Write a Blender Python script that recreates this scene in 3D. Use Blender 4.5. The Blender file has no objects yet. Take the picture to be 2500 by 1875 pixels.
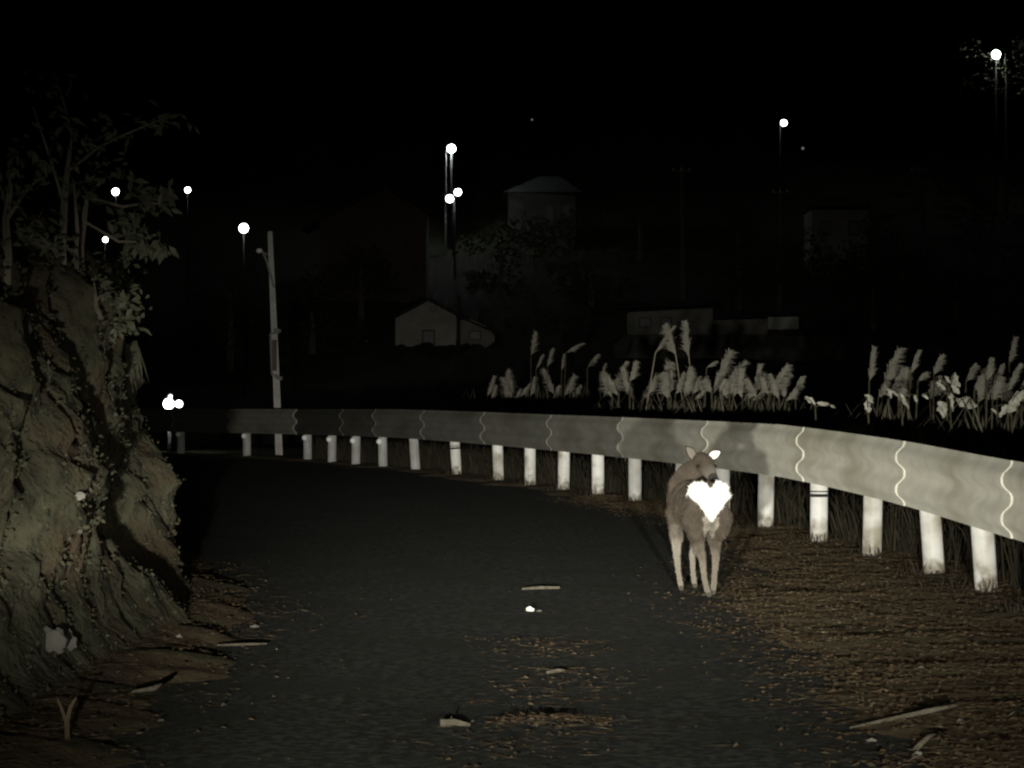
import bpy, bmesh, math, random
import numpy as np
from mathutils import Vector, Matrix, noise
random.seed(7)
R = math.radians
scene = bpy.context.scene
COL = scene.collection

# ------------------------------------------------------------------ camera
F, HC, HY = 7500.0, 1.2, 943.0            # focal length in photo pixels, eye height, horizon row
cam = bpy.data.cameras.new('camera')
cam.sensor_width = 36.0
cam.lens = 36.0 * F / 2500.0
cam.clip_start = 0.1
cam.clip_end = 3000
camo = bpy.data.objects.new('camera', cam)
camo.location = (0, 0, HC)
camo.rotation_euler = (R(90) + math.atan(5.5 / F), 0, 0)
COL.objects.link(camo)
scene.camera = camo

# ------------------------------------------------------------------ night sky
world = bpy.data.worlds.new('World')
scene.world = world
world.use_nodes = True
nt = world.node_tree
bg = nt.nodes['Background']
sky = nt.nodes.new('ShaderNodeTexSky')
sky.sky_type = 'NISHITA'
sky.sun_disc = False
sky.sun_elevation = R(-6)
sky.sun_rotation = R(200)
nt.links.new(sky.outputs[0], bg.inputs[0])
bg.inputs[1].default_value = 0.0004

scene.view_settings.view_transform = 'Standard'
scene.view_settings.look = 'None'
scene.view_settings.gamma = 1
scene.view_settings.exposure = 5.0         # a phone exposing for the night
scene.cycles.use_denoising = True
scene.cycles.filter_width = 2.3              # a soft phone lens
scene.cycles.max_bounces = 4
scene.cycles.sample_clamp_indirect = 1.0

# ------------------------------------------------------------------ headlamps of the car that carries the camera
def headlamp(x, watts):
    L = bpy.data.lights.new('car_headlight', 'SPOT')
    L.energy = watts
    L.shadow_soft_size = 0.05
    L.spot_size = R(120)
    L.spot_blend = 0.6
    L.color = (1.0, 0.97, 0.86)
    L.use_nodes = True
    t = L.node_tree
    N, K = t.nodes, t.links
    em = N['Emission']
    tc = N.new('ShaderNodeTexCoord')
    sp = N.new('ShaderNodeSeparateXYZ')
    K.new(tc.outputs['Normal'], sp.inputs[0])
    def m(op, a, b=None):
        n = N.new('ShaderNodeMath'); n.operation = op
        for i, v in enumerate((a, b)):
            if v is None: continue
            if isinstance(v, (int, float)): n.inputs[i].default_value = v
            else: K.new(v, n.inputs[i])
        return n.outputs[0]
    z = m('ABSOLUTE', sp.outputs['Z'])
    az = m('MULTIPLY', m('ARCTANGENT', m('DIVIDE', sp.outputs['X'], z)), 57.2958)   # degrees to the side
    el = m('MULTIPLY', m('ARCTANGENT', m('DIVIDE', sp.outputs['Y'], z)), 57.2958)   # degrees up
    cl_ = m('MINIMUM', m('MAXIMUM', m('ADD', el, 1.6), 0.0), 1.0)
    wl = m('ADD', m('MULTIPLY', cl_, 1.9), 4.1)                                        # narrower towards the bank, more so low down
    gt = m('GREATER_THAN', az, 0.0)
    wide = m('ADD', m('MULTIPLY', gt, 8.5), m('MULTIPLY', m('SUBTRACT', 1.0, gt), wl))
    lat = m('EXPONENT', m('MULTIPLY', m('POWER', m('ABSOLUTE', m('DIVIDE', az, wide)), 2.0), -1.0))
    lat = m('ADD', m('MULTIPLY', lat, 0.975), 0.025)
    cr = N.new('ShaderNodeValToRGB')
    K.new(m('DIVIDE', m('ADD', el, 10.0), 20.0), cr.inputs[0])
    st = [(-10, .05), (-5, .10), (-3.6, .20), (-2.8, .45), (-2.1, .80), (-1, 1), (0.0, 1), (0.8, .74), (1.8, .60), (3.0, .46), (4.5, .18), (6.0, .06), (9, .008)]
    e = cr.color_ramp.elements
    while len(e) < len(st): e.new(0.5)
    for q, (a, v) in zip(e, st):
        q.position = (a + 10) / 20.0
        q.color = (v, v, v, 1)
    K.new(m('MULTIPLY', lat, cr.outputs[0]), em.inputs['Strength'])
    o = bpy.data.objects.new('car_headlight', L)
    o.location = (x, 1.3, 0.62)
    o.rotation_euler = (R(90), 0, 0)
    COL.objects.link(o)
headlamp(-0.60, 720)
headlamp(0.68, 480)

# ------------------------------------------------------------------ materials
def mat(name, c1, c2=None, scale=8.0, rough=0.85, bump=0.0, bscale=None, bdist=.03, detail=6.0, lo=.35, hi=.65, c3=None, s3=1.5, spec=0.25, attr=None, stretch=None):
    M = bpy.data.materials.new(name)
    M.use_nodes = True
    t = M.node_tree; N, K = t.nodes, t.links
    b = N['Principled BSDF']
    b.inputs['Roughness'].default_value = rough
    b.inputs['Diffuse Roughness'].default_value = 1.0 if rough > .8 else .3
    b.inputs['Specular IOR Level'].default_value = spec
    tc = N.new('ShaderNodeTexCoord')
    vec = tc.outputs['Object']
    if stretch:
        mp = N.new('ShaderNodeMapping'); mp.inputs['Scale'].default_value = stretch
        K.new(vec, mp.inputs[0]); vec = mp.outputs[0]
    def ns(s, d):
        n = N.new('ShaderNodeTexNoise'); n.inputs['Scale'].default_value = s; n.inputs['Detail'].default_value = d
        K.new(vec, n.inputs['Vector']); return n.outputs['Fac']
    def mix(f, a, c):
        x = N.new('ShaderNodeMix'); x.data_type = 'RGBA'
        K.new(f, x.inputs[0])
        for i, v in ((6, a), (7, c)):
            if isinstance(v, tuple): x.inputs[i].default_value = (*v, 1)
            else: K.new(v, x.inputs[i])
        return x.outputs[2]
    def rng(f, a, c):
        r = N.new('ShaderNodeMapRange'); r.inputs[1].default_value = a; r.inputs[2].default_value = c
        K.new(f, r.inputs[0]); return r.outputs[0]
    if attr:
        a = N.new('ShaderNodeAttribute'); a.attribute_name = attr
        col = a.outputs['Color']
        if c2:
            col = mix(rng(ns(scale, detail), lo, hi), col, col)
        K.new(col, b.inputs['Base Color'])
    elif c2 is None:
        b.inputs['Base Color'].default_value = (*c1, 1)
    else:
        col = mix(rng(ns(scale, detail), lo, hi), c1, c2)
        if c3: col = mix(rng(ns(s3, 4.0), .5, .68), col, c3)
        K.new(col, b.inputs['Base Color'])
    if bump:
        bp = N.new('ShaderNodeBump'); bp.inputs['Strength'].default_value = bump
        bp.inputs['Distance'].default_value = bdist
        K.new(ns(bscale or scale * 3, 8.0), bp.inputs['Height'])
        K.new(bp.outputs[0], b.inputs['Normal'])
    return M

def glow(name, col, strength):
    M = bpy.data.materials.new(name); M.use_nodes = True
    b = M.node_tree.nodes['Principled BSDF']
    b.inputs['Base Color'].default_value = (.8, .8, .8, 1)
    b.inputs['Emission Color'].default_value = (*col, 1)
    b.inputs['Emission Strength'].default_value = strength
    M.cycles.emission_sampling = 'NONE'
    return M

M_asphalt = mat('asphalt', (.050, .053, .045), (.150, .156, .138), 22, .95, 1.0, 60, bdist=.10, lo=.44, hi=.62, c3=(.070, .073, .060), s3=1.1)
M_hillg = mat('hill_soil', (.018, .02, .011), (.03, .033, .018), 1.2, 1)
M_ground = mat('soil', (.05, .037, .022), (.10, .075, .042), 9, 1, .9, 40, c3=(.035, .04, .018), s3=1.3)
M_bank = mat('bank_soil', (.026, .026, .015), (.066, .063, .039), 7, 1, 1.0, 20, bdist=.045, c3=(.052, .037, .021), s3=2.4)
M_post = mat('post_paint', (.80, .80, .77), (.66, .65, .60), 7, .5, c3=(.40, .37, .30), s3=4)
def muddy(M):
    t = M.node_tree; N, K = t.nodes, t.links; b_ = N['Principled BSDF']; src = b_.inputs['Base Color'].links[0].from_socket
    tc = N.new('ShaderNodeTexCoord'); sp = N.new('ShaderNodeSeparateXYZ'); K.new(tc.outputs['Object'], sp.inputs[0])
    nz = N.new('ShaderNodeTexNoise'); nz.inputs['Scale'].default_value = 16; K.new(tc.outputs['Object'], nz.inputs['Vector'])
    ma = N.new('ShaderNodeMath'); ma.operation = 'MULTIPLY_ADD'; ma.inputs[1].default_value = -.34; K.new(nz.outputs['Fac'], ma.inputs[0]); K.new(sp.outputs['Z'], ma.inputs[2])
    mr = N.new('ShaderNodeMapRange'); mr.inputs[1].default_value = -.12; mr.inputs[2].default_value = -.02; K.new(ma.outputs[0], mr.inputs[0])
    mx = N.new('ShaderNodeMix'); mx.data_type = 'RGBA'; mx.inputs[6].default_value = (.26, .235, .185, 1); K.new(mr.outputs[0], mx.inputs[0]); K.new(src, mx.inputs[7])
    K.new(mx.outputs[2], b_.inputs['Base Color'])
muddy(M_post)
M_post2 = mat('grey_post_paint', (.50, .50, .48), (.38, .375, .35), 7, .5)  # greyer paint for the far posts
M_dark = mat('dark_band', (.03, .03, .03))
M_refl = mat('reflector_lens', (.95, .95, .92), None, rough=.2)
M_bolt = mat('bolt_steel', (.5, .49, .45), None, rough=.4)
M_litter = [mat('litter_%s' % n, c, None, rough=.9) for n, c in (('brown', (.068, .047, .026)), ('dark', (.038, .026, .014)), ('tan', (.082, .060, .035)), ('olive', (.056, .045, .024)), ('pale', (.13, .105, .068)))]
M_bankl = [mat('bank_leaf_%s' % n, c, None, rough=.9) for n, c in (('olive', (.056, .055, .033)), ('dark', (.031, .030, .018)), ('brown', (.054, .042, .026)), ('grey', (.085, .082, .06)), ('green', (.046, .050, .028)))]
M_white_p = mat('white_pebble', (.6, .58, .52), (.72, .7, .64), 12, .9, .4, 40)
M_stick = mat('stick_bark', (.075, .066, .048), (.13, .115, .085), 20, .9, .5, 60)
M_stone = mat('stone', (.085, .083, .07), (.14, .135, .115), 9, .9, .8, 30)
M_pale = mat('pale_stone', (.15, .145, .12), (.22, .21, .18), 12, .9, .4, 40)
M_trunk = mat('bark', (.10, .09, .065), (.2, .18, .135), 10, .95, .9, 30, stretch=(1, 1, .25))
M_leaf = mat('tree_leaf', (.055, .062, .035), (.11, .112, .075), 5, .6)
M_leafp = mat('pale_leaf', (.62, .61, .52), (.30, .30, .24), 18, .6)
M_plume = mat('pampas_plume', (.17, .162, .132), (.27, .257, .213), 12, .9)
M_stalk = mat('pampas_stalk', (.24, .22, .15), (.34, .31, .22), 10, .8)
M_dstalk = mat('dark_pampas_stalk', (.06, .058, .035), (.10, .09, .055), 10, .8)
M_gleaf = mat('pampas_leaf', (.12, .115, .075), (.24, .225, .165), 8, .8)
M_dry = [mat('dry_grass_%s' % n, c, None, rough=.9) for n, c in (('brown', (.022, .018, .010)), ('olive', (.016, .016, .008)), ('tan', (.042, .033, .020)))]
M_conc = mat('pole_concrete', (.42, .41, .38), (.52, .51, .48), 6, .9)
M_metal = mat('galvanised_steel', (.20, .20, .195), (.27, .27, .26), 6, .6)
M_dpole = mat('dark_pole_paint', (.012, .012, .012), (.02, .02, .02), 3, .8)
M_fpole = mat('dark_concrete', (.10, .10, .095), (.15, .15, .14), 3, .9)  # darker concrete for the distant poles
M_wall = mat('plaster', (.52, .5, .44), (.66, .64, .57), 1.2, .9, c3=(.38, .36, .31), s3=.5)
M_wall3 = mat('dull_plaster', (.10, .10, .095), (.15, .148, .14), 1.0, .9)
M_wall2 = mat('grey_plaster', (.34, .335, .30), (.45, .44, .40), 1.0, .9, c3=(.26, .255, .23), s3=.4)
M_wood = mat('old_boards', (.10, .08, .06), (.16, .13, .1), 3, .9, stretch=(4, 4, .5))
M_roof = mat('roof_tile', (.03, .03, .032), (.055, .055, .055), 4, .8)
M_glass = mat('window_glass', (.09, .09, .088), None, rough=.4, spec=.5)
M_frame = mat('window_frame', (.14, .135, .12))
M_conw = mat('retaining_concrete', (.16, .16, .145), (.25, .245, .22), 1.5, .95, .3, 6, c3=(.1, .1, .085), s3=.4)
M_white = mat('white_sheet', (.88, .89, .86), (.80, .81, .78), 2, .7)
M_hillf = mat('hill_foliage', (.03, .036, .018), (.055, .06, .03), 2, .9)
M_deer = mat('deer_coat', (1, 1, 1), None, rough=.95, spec=.1, attr='coat', bump=.35, bscale=90)
M_fur = mat('rump_fur', (.74, .73, .69), None, rough=.95, spec=.1)
M_nose = mat('deer_nose', (.012, .011, .01), None, rough=.4)
M_eye = mat('deer_eye', (.02, .018, .015), None, rough=.05, spec=.6)
M_earin = mat('ear_lining', (.17, .15, .125), None, rough=.95)
M_coat = mat('ear_coat', (.045, .036, .027), None, rough=.95)
M_hoof = mat('hoof', (.05, .045, .04), None, rough=.6)
M_lamp = glow('lamp_glow', (.97, 1, .98), 0.6)
M_lampdim = glow('faint_lamp_glow', (.85, .9, 1), 0.004)
M_lamplow = glow('small_lamp_glow', (1, 1, .95), 0.02)

# ------------------------------------------------------------------ helpers
def at(x, y, D):
    """point seen at photo pixel (x, y), D metres away along the road"""
    return Vector(((x - 1250) / F * D, D, HC - (y - HY) / F * D))

class MB:
    def __init__(s): s.v, s.f, s.m = [], [], []
    def add(s, vs, fs, mi=0):
        o = len(s.v); s.v += [tuple(v) for v in vs]
        s.f += [tuple(i + o for i in f) for f in fs]; s.m += [mi] * len(fs)
        return s
    def box(s, x0, x1, y0, y1, z0, z1, mi=0):
        return s.add([(x, y, z) for z in (z0, z1) for y in (y0, y1) for x in (x0, x1)],
                     [(0, 2, 3, 1), (4, 5, 7, 6), (0, 1, 5, 4), (2, 6, 7, 3), (0, 4, 6, 2), (1, 3, 7, 5)], mi)
    def tube(s, pts, rad, n=8, mi=0, cap=True):
        pts = [Vector(p) for p in pts]
        if not hasattr(rad, '__len__'): rad = [rad] * len(pts)
        vs, fs = [], []
        for i, p in enumerate(pts):
            d = (pts[min(i + 1, len(pts) - 1)] - pts[max(i - 1, 0)]).normalized()
            a = d.cross(Vector((.31, .9, .13)) if abs(d.y) < .9 else Vector((1, 0, .2))).normalized(); b = d.cross(a)
            for k in range(n):
                w = 2 * math.pi * k / n
                vs.append(p + (a * math.cos(w) + b * math.sin(w)) * rad[i])
        for i in range(len(pts) - 1):
            for k in range(n):
                fs.append((i * n + k, i * n + (k + 1) % n, (i + 1) * n + (k + 1) % n, (i + 1) * n + k))
        if cap:
            fs.append(tuple(range(n - 1, -1, -1))); fs.append(tuple(range((len(pts) - 1) * n, len(pts) * n)))
        return s.add(vs, fs, mi)
    def ball(s, c, r, seg=12, rings=8, mi=0, jit=0.0, seed=0):
        c = Vector(c); r = r if hasattr(r, '__len__') else (r, r, r)
        vs = [];
        for i in range(rings + 1):
            t = math.pi * i / rings
            for k in range(seg):
                w = 2 * math.pi * k / seg
                d = Vector((math.sin(t) * math.cos(w), math.sin(t) * math.sin(w), math.cos(t)))
                q = 1 + (jit * noise.noise(d * 1.7 + Vector((seed * 3.1, seed, -seed))) if jit else 0)
                vs.append(c + Vector((d.x * r[0], d.y * r[1], d.z * r[2])) * q)
        fs = [(i * seg + k, (i + 1) * seg + k, (i + 1) * seg + (k + 1) % seg, i * seg + (k + 1) % seg) for i in range(rings) for k in range(seg)]
        return s.add(vs, fs, mi)
    def leaf(s, p, along, up, L, W, fold=.25, mi=0):
        """a folded leaf: two triangles pairs along its midrib"""
        p = Vector(p); a = Vector(along).normalized()
        b = a.cross(Vector(up)).normalized() if a.cross(Vector(up)).length > 1e-4 else a.orthogonal().normalized()
        n = b.cross(a)
        m = p + a * L * .5 - n * fold * L * .3
        return s.add([p, m + b * W * .5 + n * fold * W, p + a * L - n * fold * L * .5, m - b * W * .5 + n * fold * W, m],
                     [(0, 4, 1), (1, 4, 2), (0, 3, 4), (4, 3, 2)], mi)
    def build(s, name, mats, parent=None, smooth=True, loc=None):
        me = bpy.data.meshes.new(name)
        me.from_pydata(s.v, [], s.f)
        mats = mats if isinstance(mats, (list, tuple)) else [mats]
        for q in mats: me.materials.append(q)
        if len(mats) > 1: me.polygons.foreach_set('material_index', s.m)
        me.polygons.foreach_set('use_smooth', [smooth] * len(s.f))
        me.update()
        return link(name, me, parent, loc)

def link(name, me, parent=None, loc=None):
    o = bpy.data.objects.new(name, me)
    COL.objects.link(o)
    if parent: o.parent = parent
    if loc is not None: o.location = loc
    return o
def thing(name, label, cat, loc=(0, 0, 0), group=None):
    o = link(name, None, None, loc)
    o.empty_display_size = .1
    return tag(o, label, cat, group)
def tag(o, label, cat, group=None, kind=None):
    o['label'] = label; o['category'] = cat
    if group: o['group'] = group
    if kind: o['kind'] = kind
    return o
def struct(o, kind='structure', label=None):
    o['kind'] = kind
    if label: o['label'] = label
    return o
def under(mb, root):
    """shift a world-space builder into the space of its thing"""
    l = root.location
    mb.v = [(a - l.x, b - l.y, c - l.z) for a, b, c in mb.v]
    return mb
def sstep(a, b, x):
    t = np.clip((x - a) / (b - a), 0, 1); return t * t * (3 - 2 * t)
def fbm(x, y, z=0.0, o=4):
    v = 0; a = 1
    for i in range(o):
        v += a * noise.noise((x, y, z)); x *= 2.03; y *= 2.03; z *= 2.03; a *= .5
    return v

# ------------------------------------------------------------------ the line of the road
RC = [0.00083603, 0.00019051, 0.00774405, 0.01647546, 0.02649371]
def rail_pt(px):
    d = 1 / np.polyval(RC, (px - 1250) / 1000)
    return (px - 1250) / F * d, d
RP = [(3.0, -30.), (2.95, 5.), (2.85, 11.), (2.76, 14.5)] + [tuple(map(float, rail_pt(x))) for x in range(2600, 380, -40)] + [(-7.6, 55.4), (-10, 56.6), (-16, 58.6), (-30, 61.5), (-120, 75.)]
RPa = np.array(RP)
def rail_sd(X, Y):
    """signed distance from the rail line, positive outside the road"""
    X = np.asarray(X, float); Y = np.asarray(Y, float)
    best = np.full(X.shape, 1e9); sg = np.ones(X.shape)
    for (ax, ay), (bx, by) in zip(RP[:-1], RP[1:]):
        dx, dy = bx - ax, by - ay
        t = np.clip(((X - ax) * dx + (Y - ay) * dy) / (dx * dx + dy * dy), 0, 1)
        ex, ey = X - ax - t * dx, Y - ay - t * dy
        d = np.hypot(ex, ey); c = dx * ey - dy * ex
        k = d < best - 1e-9
        best = np.where(k, d, best); sg = np.where(k, np.where(c > 0, -1, 1), sg)
    return best * sg
def bank_x(Y):
    return -1.86 - .045 * max(Y - 15, 0) ** 1.6
HY_, HZ_ = [0, 60, 100, 130, 160, 180, 200, 220, 250, 300, 400, 900], [0, 0, 1.6, 3.0, 4.8, 8.0, 11.7, 16., 23., 36., 62., 170.]
def gz_arr(X, Y):
    X = np.asarray(X, float); Y = np.asarray(Y, float)
    d = rail_sd(X, Y)
    w = np.interp(Y, [0, 17.5, 21, 26, 60], [1.75, 1.55, .9, .35, .3])
    n = np.array([fbm(a * .9, b * .9, 3.3) for a, b in zip(X.ravel(), Y.ravel())]).reshape(X.shape)
    n2 = np.array([noise.noise((a * 6, b * 6, 1)) for a, b in zip(X.ravel(), Y.ravel())]).reshape(X.shape)
    n3 = np.array([noise.noise((a * 1.6, b * 3.2, 8)) for a, b in zip(X.ravel(), Y.ravel())]).reshape(X.shape)
    z = -.04 + .065 * sstep(-w - .35, -w + .35, d + n * .35) + (.012 * n2 + .022 * n3) * sstep(-w - .2, -w + .6, d)
    bx = np.array([bank_x(q) for q in Y.ravel()]).reshape(X.shape)
    l = bx - X                                            # left apron at the foot of the bank
    z = z + (.11 * sstep(-.85, -.1, l + n * .3) + .02 * n2 * sstep(-.7, 0, l)) * (Y < 60)
    out = np.clip(d - .45, 0, 4.6) * .35
    hill = np.interp(Y, HY_, HZ_)
    far = sstep(2, 30, d)
    return z - out + hill * np.where(d > 0, 1, 0) + far * n * .5
def gz(x, y): return float(gz_arr(np.array([x]), np.array([y]))[0])

xs = np.unique(np.concatenate([np.linspace(-400, -60, 12), np.linspace(-60, -6, 28), np.arange(-6, 4.6, .085), np.linspace(4.8, 60, 34), np.linspace(70, 400, 12)]))
ys = np.unique(np.concatenate([np.linspace(-40, 6, 10), np.arange(7, 24, .085), np.arange(24, 60, .25), np.arange(60, 300, 6.), np.linspace(310, 900, 14)]))
GX, GY = np.meshgrid(xs, ys)
GZ = gz_arr(GX, GY)
nx, ny = len(xs), len(ys)
b = MB()
b.v = list(zip(GX.ravel(), GY.ravel(), GZ.ravel()))
b.f = [(j * nx + i, j * nx + i + 1, (j + 1) * nx + i + 1, (j + 1) * nx + i) for j in range(ny - 1) for i in range(nx - 1)]
b.m = [1 if ys[j] > 57 else 0 for j in range(ny - 1) for i in range(nx - 1)]
struct(b.build('ground', [M_ground, M_hillg]))

# asphalt
rows = []
for Y in list(np.arange(-30, 8, 2.)) + list(np.arange(8, 51, .5)):
    xr = float(np.interp(Y, RPa[:, 1], RPa[:, 0])) if Y < 50 else -4.0
    rows.append(((bank_x(Y) - .2, Y), (xr - .02, Y)))
rows.append(((-16., 51.5), (-7.5, 55.2))); rows.append(((-40, 54.), (-30, 61.3)))
b = MB(); n = 13
for (ax, ay), (bx, by) in rows:
    for k in range(n):
        t = k / (n - 1); b.v.append((ax + (bx - ax) * t, ay + (by - ay) * t, .012 * math.sin(math.pi * t)))
b.f = [(j * n + i, j * n + i + 1, (j + 1) * n + i + 1, (j + 1) * n + i) for j in range(len(rows) - 1) for i in range(n - 1)]
b.m = [0] * len(b.f)
struct(b.build('road', M_asphalt))

# ------------------------------------------------------------------ the cut bank on the inside of the bend
BZ, BO = [0, .10, .22, .38, .6, .85, 1.3, 1.85, 2.15, 2.35], [-.34, -.16, -.02, .08, .16, .20, .24, .42, .74, 1.10]
LUMPS = [(12.9, .90, .42, 1.0, .22), (14.7, .30, .36, 1.1, .17), (17.8, .55, .5, 1.6, .16), (20.3, 1.35, .5, 1.4, .16), (16.0, 1.75, .4, 1.2, .14), (14.3, .62, .13, .5, -.24), (16.2, .42, .15, .7, -.22), (18.6, .18, .14, .9, -.14)]
def bank_pt(Y, h):
    """point of the bank at distance Y, h metres of rise; past the crest it runs back to the left"""
    if h <= 2.35:
        z = h; o = float(np.interp(h, BZ, BO))
    else:
        e = h - 2.35; z = 2.35 + e * .42; o = 1.10 + e
    big = fbm(Y * .55, z * .8, 5.1, 3); small = fbm(Y * 2.3, z * 2.6, 9.2, 4)
    f = min(1, .12 + h / .7)
    dx = (.15 * big + .11 * small) * f
    if h < 2.8:
        dx += (.085 * abs(noise.noise((Y * 4, z * 5, 6))) + .06 * noise.noise((Y * 9, z * 10, 4)) + .035 * noise.noise((Y * 17, z * 18, 2))) * f
        for (ly, lz, sz, sy, a) in LUMPS:
            dx += a * math.exp(-((z - lz) / sz) ** 2 - ((Y - ly) / sy) ** 2)
    return Vector((bank_x(Y) - o + dx, Y, z - .06 + .06 * small * f))
bys = np.concatenate([np.arange(4, 9, .3), np.arange(9, 24, .065), np.arange(24, 58, .35)])
bhs = np.concatenate([np.arange(0, 2.4, .055), np.array([2.45, 2.55, 2.7, 2.9, 3.2, 3.6, 4.2, 5, 6.5, 9, 14, 24])])
b = MB(); n = len(bhs)
for Y in bys:
    for h in bhs: b.v.append(tuple(bank_pt(float(Y), float(h))))
b.f = [(j * n + i, (j + 1) * n + i, (j + 1) * n + i + 1, j * n + i + 1) for j in range(len(bys) - 1) for i in range(n - 1)]
b.m = [0] * len(b.f)
struct(b.build('earth_bank', M_bank))

# leaves, moss tufts and pebbles stuck to the bank
b = MB()
for i in range(40000):
    Y = 9.5 + 17 * random.random() ** 1.15; h = random.random() * 2.7
    if fbm(Y * 1.6, h * 1.6, 7.7, 3) < random.uniform(-1.1, .25): continue
    p = bank_pt(Y, h)
    d = Vector((random.gauss(.5, .5), random.gauss(-.5, .6), random.gauss(-.1, .7)))
    L = random.uniform(.010, .030) * (1.4 if h > 1.6 else 1)
    mi = random.choices(range(5), (5, 5, 3, .7, 3))[0]
    if random.random() < .03:
        b.ball(p, (L * .45, L * .45, L * .35), 5, 3, mi if mi != 4 else 3)
    else:
        b.leaf(p, d, (random.gauss(.6, .5), random.gauss(-.6, .5), random.gauss(.3, .5)), L, L * random.uniform(.4, .8), random.uniform(-.2, .4), mi)
struct(b.build('bank_ground_cover', M_bankl, smooth=False), 'stuff', 'small leaves, moss tufts and pebbles covering the earth bank')['category'] = 'ground cover'

# ------------------------------------------------------------------ leaf litter
b = MB()
def litter(x, y, z, s=1.0, straw=.45):
    a = random.uniform(0, 2 * math.pi)
    mi = random.choices(range(5), (5, 4, 3, 1.5, .3))[0]
    if random.random() < straw:
        L = random.uniform(.03, .12) * s
        a = random.gauss(0, .7)
        b.leaf((x, y, z + .006), (math.cos(a), math.sin(a) * .8, random.gauss(.01, .06)), (0, -.2, 1), L, random.uniform(.004, .009), .05, mi)
    else:
        L = random.uniform(.014, .036) * s
        b.leaf((x, y, z + .006), (math.cos(a), math.sin(a), random.gauss(.05, .12)), (random.gauss(0, .25), random.gauss(-.15, .25), 1), L, L * random.uniform(.35, .7), random.uniform(-.3, .4), mi)
cand = []
for i in range(52000):
    Y = 8.8 + 24 * random.random() ** 1.3; xr = float(np.interp(Y, RPa[:, 1], RPa[:, 0]))
    w = float(np.interp(Y, [0, 17.5, 21, 26, 60], [1.8, 1.6, .95, .4, .35]))
    u = random.random() ** .8; e = max(0, random.gauss(0, .35))
    cand.append((xr + .5 - u * (w + .40) - (e * .7 if u > .88 else 0), Y, 1.0))
    if noise.noise((cand[-1][0] * 2.2, Y * 1.8, 5)) < random.uniform(-.8, .1): cand.pop()
for i in range(2300):
    Y = 8.8 + 12 * random.random(); cand.append((bank_x(Y) + abs(random.gauss(0, .36)), Y, .9))
for i in range(1000):
    Y = random.uniform(9.2, 14.6); c = .10 + .12 * math.sin(Y * 1.1)
    if noise.noise((Y * 1.4, 2.2, 0)) > -.25: cand.append((c + random.gauss(0, .17), Y, .8))
for i in range(260):
    cand.append((random.uniform(-1.2, 1.4), random.uniform(9, 24), .55))
for i in range(300):                                       # the swept-up heap in the middle of the lane
    cand.append((random.gauss(.12, .15), random.gauss(10.75, .13), .9))
ca = np.array(cand); zz = np.maximum(gz_arr(ca[:, 0], ca[:, 1]), .004)
for (x, y, s), z in zip(cand, zz):
    if y > 9.0: litter(x, y, float(z) + (.03 * max(0, 1 - math.hypot((x - .12) / .3, (y - 10.75) / .3)) + random.random() * .012), s)
struct(b.build('leaf_litter', M_litter, smooth=False), 'stuff', 'dry brown leaves and straw scattered over the verge and the lane')['category'] = 'leaf litter'

# ------------------------------------------------------------------ guardrail
gr = thing('guardrail', 'long white W-beam guardrail on round posts curving along the road', 'guardrail')
PX = [2530, 2384, 2258, 2115, 1992, 1858, 1757, 1650, 1545, 1455, 1370, 1290, 1210, 1105, 1005, 930, 865, 807, 748, 600, 440, 330]
def rail_top(Y): return float(np.interp(Y, [15, 17.2, 20, 24, 35, 44, 52, 60], [.80, .82, .86, .90, .875, .87, .815, .785]))
RH = .41
PROF = []                                                  # (height below top, offset toward the road)
for i in range(25):
    t = i / 24
    c_ = math.cos(4 * math.pi * t); PROF.append((t * RH, .027 - .027 * c_ * (1.45 - .45 * c_ * c_)))
# dense rail line by arc length
dense = [(3.0, 2.0)]
for (ax, ay), (bx, by) in zip(RP[1:-3], RP[2:-2]):
    L = math.hypot(bx - ax, by - ay); k = max(1, int(L / .2))
    for i in range(k): dense.append((ax + (bx - ax) * i / k, ay + (by - ay) * i / k))
dn = np.array(dense)
ker = np.ones(9) / 9
dn = np.stack([np.convolve(np.pad(dn[:, c], 4, mode='edge'), ker, 'valid') for c in (0, 1)], 1)
S = np.concatenate([[0], np.cumsum(np.hypot(*np.diff(dn, axis=0).T))])
def rail_s(s):
    x = np.interp(s, S, dn[:, 0]); y = np.interp(s, S, dn[:, 1])
    x2 = np.interp(s + .15, S, dn[:, 0]); y2 = np.interp(s + .15, S, dn[:, 1]); x1 = np.interp(s - .15, S, dn[:, 0]); y1 = np.interp(s - .15, S, dn[:, 1])
    t = Vector((x2 - x1, y2 - y1, 0)).normalized()
    return Vector((x, y, 0)), t, Vector((-t.y, t.x, 0))     # point, tangent, normal toward the road
def s_of_px(px):
    sx = 1250 + F * dn[:, 0] / np.maximum(dn[:, 1], 1)
    k = np.where(dn[:, 1] > 12)[0]
    return float(np.interp(-px, -sx[k], S[k]))
JPX = [2466, 2204, 1958, 1724, 1517, 1343, 1180, 1033, 915, 835, 722, 560, 420]
js = [s_of_px(p + 700 / float(rail_pt(p)[1])) for p in JPX]
js = [js[0] - 8.4, js[0] - 4.2] + js + [js[-1] + 4.0]
RAIL_FALLOFF = [1, 1, 1.08, 1.05, .95, .62, .30, .22, .18, .15, .09, .06, .24, .10, .07, .05]   # light fall-off along the rail, put into each plate's colour
M_rails = [mat('rail_paint', *[tuple(c * w for c in q) for q in ((.60, .59, .50), (.74, .73, .62))], 3.5, .55, .05, 30, c3=(.46 * w, .44 * w, .34 * w), s3=.7, stretch=(1, 1, 2.5)) for w in RAIL_FALLOFF]
M_joints = [mat('rail_edge', (.85 * w, .83 * w, .72 * w), (.7 * w, .68 * w, .58 * w), 14, .5) for w in [min(1, q * .9 + .1) for q in RAIL_FALLOFF]]
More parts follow.
